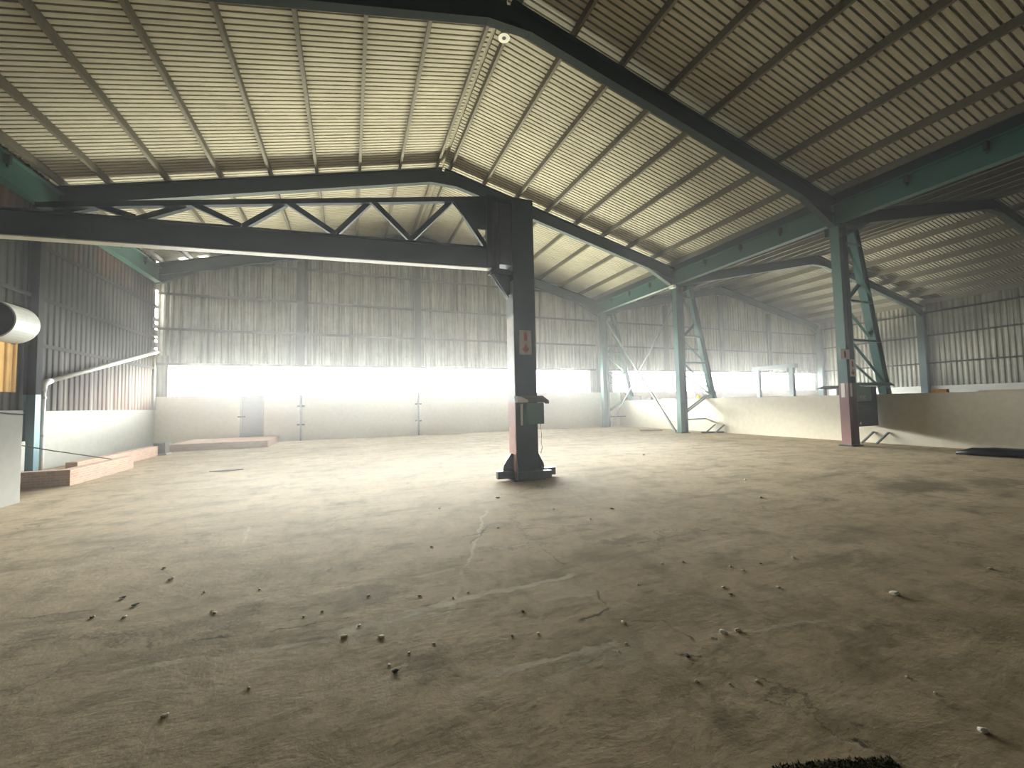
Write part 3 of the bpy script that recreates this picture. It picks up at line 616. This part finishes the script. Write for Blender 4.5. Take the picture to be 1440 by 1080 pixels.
def child(mb, name, mat=M['dark']):
    o = mb.build(name, mat); o.parent = arm; o.matrix_parent_inverse = jc.matrix_world.inverted() @ Matrix.Identity(4); return o
bpy.context.view_layer.update()
def sub(mb, name, mat=M['dark']):
    o = mb.build(name, mat); o.parent = arm; o.matrix_parent_inverse = arm.matrix_world.inverted(); return o
q = sub(lit_strip_mesh, 'lit_flange_strip', paint('lit_flange_tint', (0.55, 0.53, 0.42), 0.3, 0.45, (0.2, 0.18, 0.14))); q['label'] = 'lower flange strip with its lit line put in as cream'
m = MB(); m.bar(A(0.0, ch(0)), A(7.15, ch(7.15)), 0.10, 0.09); sub(m, 'top_chord')
bots = [0.14, 1.57, 2.90, 4.40, 5.90]; tops = [0.75, 2.28, 3.70, 5.14, 6.45]
for i in range(5):
    m = MB(); m.angle(A(bots[i], 4.60, -0.04), A(tops[i], ch(tops[i])-0.03, -0.04), 0.09, 0.015); sub(m, 'web_member')
    m = MB(); m.angle(A(tops[i], ch(tops[i])-0.03, 0.03), A(bots[i+1] if i < 4 else 6.95, 4.60, 0.03), 0.09, 0.015); sub(m, 'web_member')
m = MB(); m.prism([A(0.80, 5.50, -0.02), A(0.02, 5.62, -0.02), A(0.02, 4.98, -0.02), A(0.36, 4.98, -0.02)], AN*0.03); sub(m, 'gusset_plate')
m = MB(); m.prism([A(0.0, 4.2, -0.09), A(0.0, 5.66, -0.09), A(0.10, 5.66, -0.09), A(0.10, 4.2, -0.09)], AN*0.18); sub(m, 'end_post')

def extinguisher(mb, cx, cz, s, y):
    mb.prism([(cx-0.16*s, y, cz-0.5*s), (cx+0.20*s, y, cz-0.5*s), (cx+0.20*s, y, cz+0.1*s), (cx+0.05*s, y, cz+0.45*s), (cx-0.12*s, y, cz+0.5*s), (cx-0.16*s, y, cz+0.3*s)], (0, -0.003, 0))
def arrow(mb, cx, cz, s, y):
    mb.prism([(cx-0.12*s, y, cz+0.5*s), (cx+0.12*s, y, cz+0.5*s), (cx+0.12*s, y, cz-0.05*s), (cx+0.36*s, y, cz+0.15*s), (cx+0.36*s, y, cz-0.1*s), (cx, y, cz-0.5*s), (cx-0.36*s, y, cz-0.1*s), (cx-0.36*s, y, cz+0.15*s), (cx-0.12*s, y, cz-0.05*s)], (0, -0.003, 0))
def sign(name, x0, x1, z0, z1, y, label, kinds, group):
    m = MB(); m.box(x0, x1, y-0.006, y, z0, z1); s = tag(m.build(name, M['sign']), label, 'sign', group)
    cx = (x0+x1)/2; h = (z1-z0)/len(kinds)
    for i, kd in enumerate(kinds):
        m = MB(); (extinguisher if kd == 'e' else arrow)(m, cx, z1-h*(i+0.5), h*0.74, y-0.0062); q = m.build('symbol', M['red'], s)
FG = 'fire equipment signs on the posts'
sign('fire_sign', 3.16, 3.43, 2.49, 2.99, JY0-0.001, 'white sign with red extinguisher and down arrow on the crane column', 'ea', FG)
sign('fire_sign', 13.95, 14.40, 2.68, 2.98, 7.925, 'square white sign with red extinguisher, higher on the red-footed post', 'e', FG)
sign('fire_sign', 14.36, 14.64, 2.14, 2.67, 7.915, 'narrow white sign with red symbol and arrow, lower on the red-footed post', 'ea', FG)
# switch box on the crane column
t = thing('switch_box', (3.36, JY0, 1.1), 'grey-green switch box under a sheet metal hood on the crane column', 'switch box')
m = MB(); m.box(3.22, 3.60, JY0-0.16, JY0-0.002, 1.10, 1.52); m.build('casing', M['boxgreen'], t, bevel=0.006)
m = MB(); m.prism([(3.02, JY0-0.02, 1.66), (3.56, JY0-0.02, 1.66), (3.70, JY0-0.02, 1.56), (3.70, JY0-0.02, 1.50), (3.66, JY0-0.02, 1.53), (3.04, JY0-0.02, 1.53)], (0, -0.17, 0)); m.build('hood', M['girt'], t)
m = MB(); m.prism([(3.00, JY0-0.191, 1.66), (3.10, JY0-0.191, 1.64), (3.24, JY0-0.191, 1.58), (3.24, JY0-0.191, 1.53), (3.02, JY0-0.191, 1.53)], (0, -0.008, 0)); q = m.build('hood_flap', M['pipe'], t); q['label'] = 'pale end flap of the hood'
m = MB(); m.tube([(3.155, JY0-0.06, 1.50), (3.155, JY0-0.06, 1.08)], 0.022); q = m.build('conduit', M['pipe'], t); q['label'] = 'white conduit tube'
m = MB(); m.tube([(3.58, JY0-0.02, 1.10), (3.60, JY0-0.02, 0.85), (3.585, JY0-0.02, 0.72), (3.61, JY0-0.02, 0.62), (3.57, JY0-0.02, 0.5)], 0.006, 6); m.build('cable', M['black'], t)

# ------------------------------------------------------------------ dark cabinet on the red-footed post
t = thing('hose_cabinet', (15.36, 8.06, 0.58), 'dark green metal cabinet under a canopy hung between the red-footed post and low wall', 'cabinet')
m = MB(); m.box(14.86, 15.87, 7.96, 8.40, 0.58, 1.36); m.build('lower_body', M['boxdark'], t, bevel=0.01)
m = MB(); m.box(14.90, 15.62, 7.98, 8.38, 1.36, 1.84); m.build('upper_body', M['boxpanel'], t)
m = MB(); m.box(15.62, 15.87, 7.97, 8.40, 1.36, 1.84); m.build('side_body', M['boxdark'], t)
m = MB(); m.prism([(14.72, 7.80, 1.85), (16.55, 7.80, 1.85), (16.35, 7.80, 1.95), (14.72, 7.80, 1.95)], (0, 0.14, 0)); m.build('canopy', M['boxgreen'], t)
def stroke(mb, pts, wd, y):
    for (a, b_) in zip(pts[:-1], pts[1:]):
        mb.bar((a[0], y, a[1]), (b_[0], y, b_[1]), 0.004, wd, (0, 0, 1) if abs(b_[0]-a[0]) > 0.001 else (1, 0, 0))
m = MB(); X0, Z0, h = 15.04, 1.43, 0.10
stroke(m, [(X0, Z0), (X0, Z0+h), (X0+0.07, Z0+h)], 0.022, 7.977); stroke(m, [(X0, Z0+h*0.5), (X0+0.055, Z0+h*0.5)], 0.02, 7.977)
stroke(m, [(X0+0.10, Z0+h), (X0+0.17, Z0)], 0.022, 7.977); stroke(m, [(X0+0.17, Z0+h), (X0+0.10, Z0)], 0.022, 7.977)
stroke(m, [(X0+0.27, Z0+h), (X0+0.20, Z0+h), (X0+0.20, Z0), (X0+0.27, Z0)], 0.022, 7.977)
m.build('lettering', M['letter'], t)
m = MB()
for i in range(7): 
    m.box(15.04+i*0.085, 15.04+i*0.085+0.07, 7.954, 7.958, 1.10+0.01*(i % 2), 1.165+0.01*(i % 2))
m.build('lettering', M['faint'], t)
m = MB(); m.prism([(14.88, 7.955, 0.65), (14.98, 7.955, 0.65), (14.93, 7.955, 0.74)], (0, -0.004, 0)); m.build('sticker', M['letter'], t); t.location.x -= 0.12

# ------------------------------------------------------------------ left side: pipes, duct, brick kerbs
t = thing('downpipe', (XL+0.15, 14.62, 0), 'white plastic downpipe sloping along the dark left wall then dropping to the floor', 'pipe')
m = MB(); m.tube([(XL+0.15, 21.5, 4.02), (XL+0.15, 14.85, 2.38)], 0.065); m.build('sloping_run', M['pipe'], t, smooth=True)
m = MB(); m.tube([(XL+0.15, 14.90, 2.39), (XL+0.15, 14.72, 2.33), (XL+0.15, 14.64, 2.26), (XL+0.15, 14.62, 2.10)], 0.075); m.build('elbow', M['pipe'], t, smooth=True)
m = MB(); m.tube([(XL+0.15, 14.62, 2.14), (XL+0.15, 14.62, 0.0)], 0.065); m.build('drop', M['pipe'], t, smooth=True)
for z in (1.9, 0.9):
    m = MB(); m.tube([(XL+0.15, 14.62, z), (XL+0.15, 14.62, z+0.06)], 0.078); m.build('clip', M['zinc'], t)
t = thing('duct_drum', (-7.15, 12.3, 3.55), 'big round ventilation drum with dark open mouth high on the left wall', 'duct')
m = MB(); m.lathe([(0.43, 0.0), (0.43, 0.75), (0.40, 0.75), (0.40, 0.0), (0.43, 0.0)], (-7.17, 12.15, 3.56), 'y', 36); m.build('shell', M['zinc'], t, smooth=False)
m = MB(); m.lathe([(0.0, 0.10), (0.40, 0.10), (0.40, 0.14), (0.0, 0.14)], (-7.17, 12.15, 3.56), 'y', 36); m.build('mouth_shade', M['black'], t)  # black disc set inside for the shaded interior of the open drum
m = MB(); m.box(-7.70, -7.40, 12.35, 12.75, 3.3, 3.36); m.build('wall_bracket', M['girt'], t)
tag(MB().box(-7.69, -5.42, 11.40, 11.62, 0.0, 0.33).box(-5.62, -5.42, 11.62, 14.10, 0.0, 0.33).build('brick_kerb', M['brick']), 'low salmon brick kerb with a corner, beside the white nib wall at left', 'kerb', 'low brick kerbs')
tag(MB().box(-6.32, -6.10, 13.10, 17.55, 0.0, 0.33).build('brick_kerb', M['brick']), 'low salmon brick kerb running on along the left wall towards the dark block', 'kerb', 'low brick kerbs')
t = thing('soot_block', (-6.0, 17.75, 0), 'small dark block with pale foot at the far end of the brick kerb', 'block')
MB().box(-6.26, -5.92, 17.62, 17.98, 0.06, 0.42).build('body', M['soot'], t); MB().box(-6.30, -5.88, 17.58, 18.02, 0.0, 0.06).build('foot', M['white'], t)
tag(MB().box(-6.27, -3.05, 18.85, YF-0.06, 0.0, 0.27).build('brick_step', M['brickdark']), 'low dark brick step along the far wall below the grey door', 'step')
m = MB(); m.tube([(-7.4, 12.2, 1.0), (-7.0, 12.6, 0.86), (-6.45, 12.9, 0.64), (-5.55, 13.3, 0.34)], 0.012, 8); tag(m.build('cable', M['girt']), 'thin grey cable drooping from the left wall to the brick kerb', 'cable')
tag(MB().box(-7.69, -7.30, 13.2, 13.6, 0.0, 0.85).build('pipe_boxing', M['white'], bevel=0.01), 'white boxed-in pipe standing against the left wall behind the brick kerb', 'pipe box')
m = MB(); m.tube([(-5.2, 8.2, 1.60), (-5.22, 8.9, 1.56), (-5.2, 9.3, 1.52), (-5.2, 9.64, 1.50)], 0.012, 8); tag(m.build('wire', M['black']), 'thin black wire hanging along the top of the white nib wall', 'wire')

# ------------------------------------------------------------------ second bay things seen over the low wall
t = thing('goalpost_frame', (22.8, 16.4, 0), 'pale grey steel goalpost frame standing behind the low wall near the windows', 'frame')
MB().box(22.65, 22.85, 17.26, 17.46, 0, 3.22).build('post', M['grey'], t); MB().box(22.85, 23.05, 15.4, 15.66, 0, 3.22).build('post', M['grey'], t)
m = MB(); m.bar((22.74, 17.60, 3.32), (22.97, 15.25, 3.32), 0.32, 0.22); m.build('crossbeam', M['grey'], t)
m = MB(); m.prism([(22.8, 15.66, 3.0), (22.8, 15.66, 3.22), (22.8, 16.2, 3.22)], (0.1, 0, 0)); m.build('knee_plate', M['grey'], t)
t = thing('work_table', (20, 11.6, 0), 'dark topped steel table behind the low wall left of the red-footed post', 'table')
m = MB(); m.prism([(19.7, 12.25, 1.90), (19.9, 12.05, 2.03), (20.5, 10.9, 2.03), (20.5, 10.7, 1.90)], (0.5, 0.25, 0)); m.build('top', M['soot'], t)
for x, y in ((19.9, 12.0), (20.8, 12.0), (20.2, 11.0), (20.9, 11.1)):
    MB().box(x-0.04, x+0.04, y-0.04, y+0.04, 0, 1.9).build('leg', M['girt'], t)
MB().box(19.8, 20.9, 10.95, 12.1, 1.45, 1.52).build('shelf', M['soot'], t)
# small things lying on top of the low wall
t = thing('yellow_helmet', (16.0, 15.45, 1.58), 'yellow helmet lying on the low wall beside the middle post', 'helmet')
m = MB(); m.lathe([(0.13*math.cos(a), 0.02+0.17*math.sin(a)) for a in [i*math.pi/16 for i in range(9)]], (16.02, 15.45, 1.58)); m.build('shell', M['yellow'], t, smooth=True)
m = MB(); m.lathe([(0.0, 0.0), (0.16, 0.0), (0.16, 0.02), (0.0, 0.03)], (16.02, 15.45, 1.58)); m.build('brim', M['yellow'], t)
tag(MB().box(15.96, 16.10, 6.38, 6.72, 1.58, 1.68).build('orange_block', M['orange'], bevel=0.008), 'orange block lying on the low wall to the right of the cabinet', 'block')
m = MB(); m.bar((16.02, 4.6, 1.60), (16.05, 5.75, 1.60), 0.08, 0.045); tag(m.build('timber_batten', M['palewood']), 'pale timber batten lying on the low wall at the right edge', 'batten')
t = thing('tool_case', (16.02, 20.2, 1.58), 'dark grey case standing on the low wall near the far corner', 'case')
MB().box(15.94, 16.10, 19.85, 20.55, 1.58, 1.84).build('body', M['soot'], t, bevel=0.01); m = MB(); m.tube([(16.02, 20.05, 1.84), (16.02, 20.08, 1.88), (16.02, 20.32, 1.88), (16.02, 20.35, 1.84)], 0.01, 8); m.build('handle', M['black'], t)
tag(MB().box(15.95, 16.09, 18.85, 19.25, 1.58, 1.74).build('steel_offcut', M['soot']), 'short dark steel offcut on the low wall right of the dark case', 'offcut')
m = MB(); m.bar((16.0, 17.0, 1.60), (16.04, 18.1, 1.60), 0.10, 0.05); tag(m.build('timber_batten', M['palewood']), 'short pale timber batten on the low wall left of the middle post', 'batten')
# lines leaning against the second bay windows
for i, (x, dx) in enumerate([(20.6, 0.55), (21.6, 0.35), (22.5, 0.15)]):
    m = MB(); m.tube([(x+dx, 20.4, 0.0), (x, 21.68, 2.75-0.05*i)], 0.022, 8)
    tag(m.build('leaning_rod', M['girt']), 'thin rod leaning against the second bay windows, %s' % ['leftmost and most tilted', 'middle one', 'rightmost and most upright'][i], 'rod', 'rods leaning on the windows')

# ------------------------------------------------------------------ lamps
t = thing('high_bay_lamp', (3.5, 8.78, 10.3), 'round white roof lamp with dark centre hanging beside the ridge purlins', 'lamp')
m = MB(); m.lathe([(0.05, 0.0), (0.14, 0.0), (0.145, 0.03), (0.08, 0.10), (0.05, 0.10), (0.05, 0.0)], (3.45, 8.77, 10.28), 'z', 32); m.build('shade', M['lamp'], t)
m = MB(); m.lathe([(0.0, 0.0), (0.05, 0.0), (0.05, 0.12), (0.0, 0.12)], (3.45, 8.77, 10.285), 'z', 20); m.build('socket', M['black'], t)
m = MB(); m.tube([(3.45, 8.77, 10.38), (3.45, 8.77, 10.62)], 0.02, 8); m.build('stem', M['girt'], t)
t = thing('flood_lamp', (14.15, 14.7, 6.95), 'small pale floodlight under the teal girder at the middle post', 'lamp')
MB().box(13.98, 14.16, 14.72, 15.0, 6.78, 6.90).build('housing', M['lamp'], t); MB().box(14.06, 14.12, 14.82, 14.9, 6.90, 7.02).build('bracket', M['girt'], t)

# ------------------------------------------------------------------ things on the floor
m = MB(); pts = [(14.30, 5.62), (14.38, 5.35), (14.5, 5.0), (14.66, 4.6), (14.8, 4.2), (14.9, 3.7)]; rad = [0.05, 0.11, 0.12, 0.12, 0.13, 0.10]
vs = []; fs = []; nn = 14
for i, ((x, y), r) in enumerate(zip(pts, rad)):
    for k_ in range(nn):
        a = 2*math.pi*k_/nn; wob = 1+0.12*math.sin(3*a+i*1.7)
        vs.append((x+r*1.6*math.cos(a)*wob, y+0.25*r*math.cos(a), max(0.0, r*0.85+r*0.85*math.sin(a)*wob)))
for i in range(len(pts)-1):
    for k_ in range(nn): fs.append((i*nn+k_, i*nn+(k_+1) % nn, (i+1)*nn+(k_+1) % nn, (i+1)*nn+k_))
fs += [tuple(range(nn)), tuple(range((len(pts)-1)*nn, len(pts)*nn))]
tag(m.add(vs, fs).build('rolled_sheet', M['black'], smooth=True), 'rolled black plastic sheet lying at the foot of the low wall', 'plastic roll')
m = MB(); m.bar((15.02, 14.42, 0.035), (16.0-0.15, 13.95, 0.035), 0.12, 0.07); tag(m.build('steel_bar', M['soot']), 'dark steel bar on the floor in front of the middle post struts', 'bar')
m = MB(); p, q = at(900, 606), at(931, 605.5); m.bar(p+Vector((0, 0, 0.03)), q+Vector((0, 0, 0.03)), 0.16, 0.06); tag(m.build('timber_plank', M['wood']), 'brown timber plank lying by the low wall between the lattice posts', 'plank')
m = MB(); c = at(318, 662)
vs = [(c.x+0.33*math.cos(a)*(1+0.2*math.sin(3*a)), c.y+0.10*math.sin(a), 0.0) for a in [i*math.pi/8 for i in range(16)]]
m.prism(vs, (0, 0, 0.012)); tag(m.build('rag', M['darkstone']), 'flat dark rag on the floor in front of the brick step', 'rag')

def chip(c, r, mat, name, label, group, fl=0.5):
    bm = bmesh.new(); bmesh.ops.create_icosphere(bm, subdivisions=2, radius=r)
    ph = random.random()*6; ex = random.uniform(0.9, 1.6)
    for v in bm.verts:
        k_ = 1+0.28*math.sin(v.co.x/r*2.3+ph)*math.cos(v.co.y/r*2.9+ph*2)
        v.co = Vector((v.co.x*k_*ex, v.co.y*k_, max(-r*0.35, v.co.z*k_*fl)))
    me = bpy.data.meshes.new(name); bm.to_mesh(me); bm.free(); me.materials.append(mat)
    o = bpy.data.objects.new(name, me); COL.objects.link(o); o.location = (c.x, c.y, r*0.34); o.rotation_euler = (0, 0, random.random()*6.28)
    tag(o, label, 'stone', group)
big = [(1258, 836, 0.030, 'largest pale stone chip, alone on the right of the floor'), (1018, 890, 0.020, 'pale stone chip, left one of a close pair on the floor scrape'), (1038, 887, 0.017, 'pale stone chip, right one of a close pair on the floor scrape'),
       (1383, 1029, 0.020, 'pale stone chip near the lower right corner of the floor'), (484, 896, 0.016, 'round pale stone chip just in front of the long scrape, left of two'), (536, 896, 0.016, 'round pale stone chip just in front of the long scrape, right of two'),
       (232, 1007, 0.013, 'small pale stone chip alone at the lower left of the floor'), (877, 876, 0.013, 'small pale stone chip right of the dark crack'), (240, 815, 0.022, 'flat pale chip beside the dark chips at left')]
for x, y, r, l in big: chip(at(x, y), r, M['stone'], 'stone_chip', l, 'loose stone chips on the floor')
dk = [(556, 945, 0.030, 'dark flat chip lying in a pale patch of the floor'), (190, 851, 0.028, 'dark flat chip at left, nearer one of two side by side'), (173, 841, 0.028, 'dark flat chip at left, farther one of two side by side'), (231, 799, 0.022, 'small dark chip at left beyond the pale flat chip'),
      (607, 769, 0.020, 'small dark chip left of the short vertical scrape'), (735, 860, 0.018, 'small dark chip left of the dark crack'), (1028, 836, 0.016, 'small dark chip on the floor right of the dark crack'), (1070, 793, 0.016, 'small dark chip on the right half of the floor'), (967, 923, 0.022, 'dark chip at the end of the pale scrape in the foreground')]
for x, y, r, l in dk: chip(at(x, y), r*0.72, M['darkstone'], 'dark_chip', l, 'dark chips on the floor', 0.25)
tiny = [(298, 860), (302, 862), (1017, 826), (931, 793), (1027, 797), (1094, 826), (1275, 952), (1315, 975), (658, 833), (590, 838), (637, 841), (518, 838), (427, 867), (453, 860), (175, 868), (757, 891), (720, 894), (870, 916), (880, 905), (287, 833), (365, 829), (1026, 962), (1065, 958), (897, 822),
        (1045, 802), (610, 905), (547, 935), (778, 716), (830, 730), (860, 715), (960, 790), (1115, 784), (1392, 800), (700, 700), (618, 715), (1070, 700), (1048, 675), (905, 640), (700, 742), (980, 958), (130, 868), (350, 968), (505, 880), (575, 918)]
for x, y in tiny:
    c = at(x, y); d_ = (c-Vector((0, 0, 1.5))).length
    chip(c, 0.0026*d_+random.uniform(-0.001, 0.002), M['stone'], 'stone_crumb', 'tiny pale stone crumb on the bare concrete floor', 'tiny crumbs scattered over the floor')

# moss tuft at the bottom edge
m = MB(); mc = (at(1085, 1078)+at(1250, 1064))/2; md = (at(1250, 1064)-at(1085, 1078)).normalized(); mp_ = Vector((md.y, -md.x, 0)); half = (at(1250, 1064)-at(1085, 1078)).length/2
for i in range(2600):
    u = random.uniform(-1, 1); v = random.random(); edge = 0.75+0.25*math.sin(u*7)+0.2*math.sin(u*17)
    p = mc+md*(half*u)+mp_*(v*0.13-0.008*edge*(1-u*u))
    h = random.uniform(0.003, 0.011); a = random.random()*6.28; lx_, ly_ = random.gauss(0, 0.007), random.gauss(0, 0.007); wd = 0.0045
    m.add([(p.x-wd*math.cos(a), p.y-wd*math.sin(a), 0), (p.x+wd*math.cos(a), p.y+wd*math.sin(a), 0), (p.x+lx_, p.y+ly_, h)], [(0, 1, 2)])
tag(m.build('moss', M['moss'], fixn=False), 'dark green moss growing on the concrete at the bottom edge', 'moss', kind='stuff')
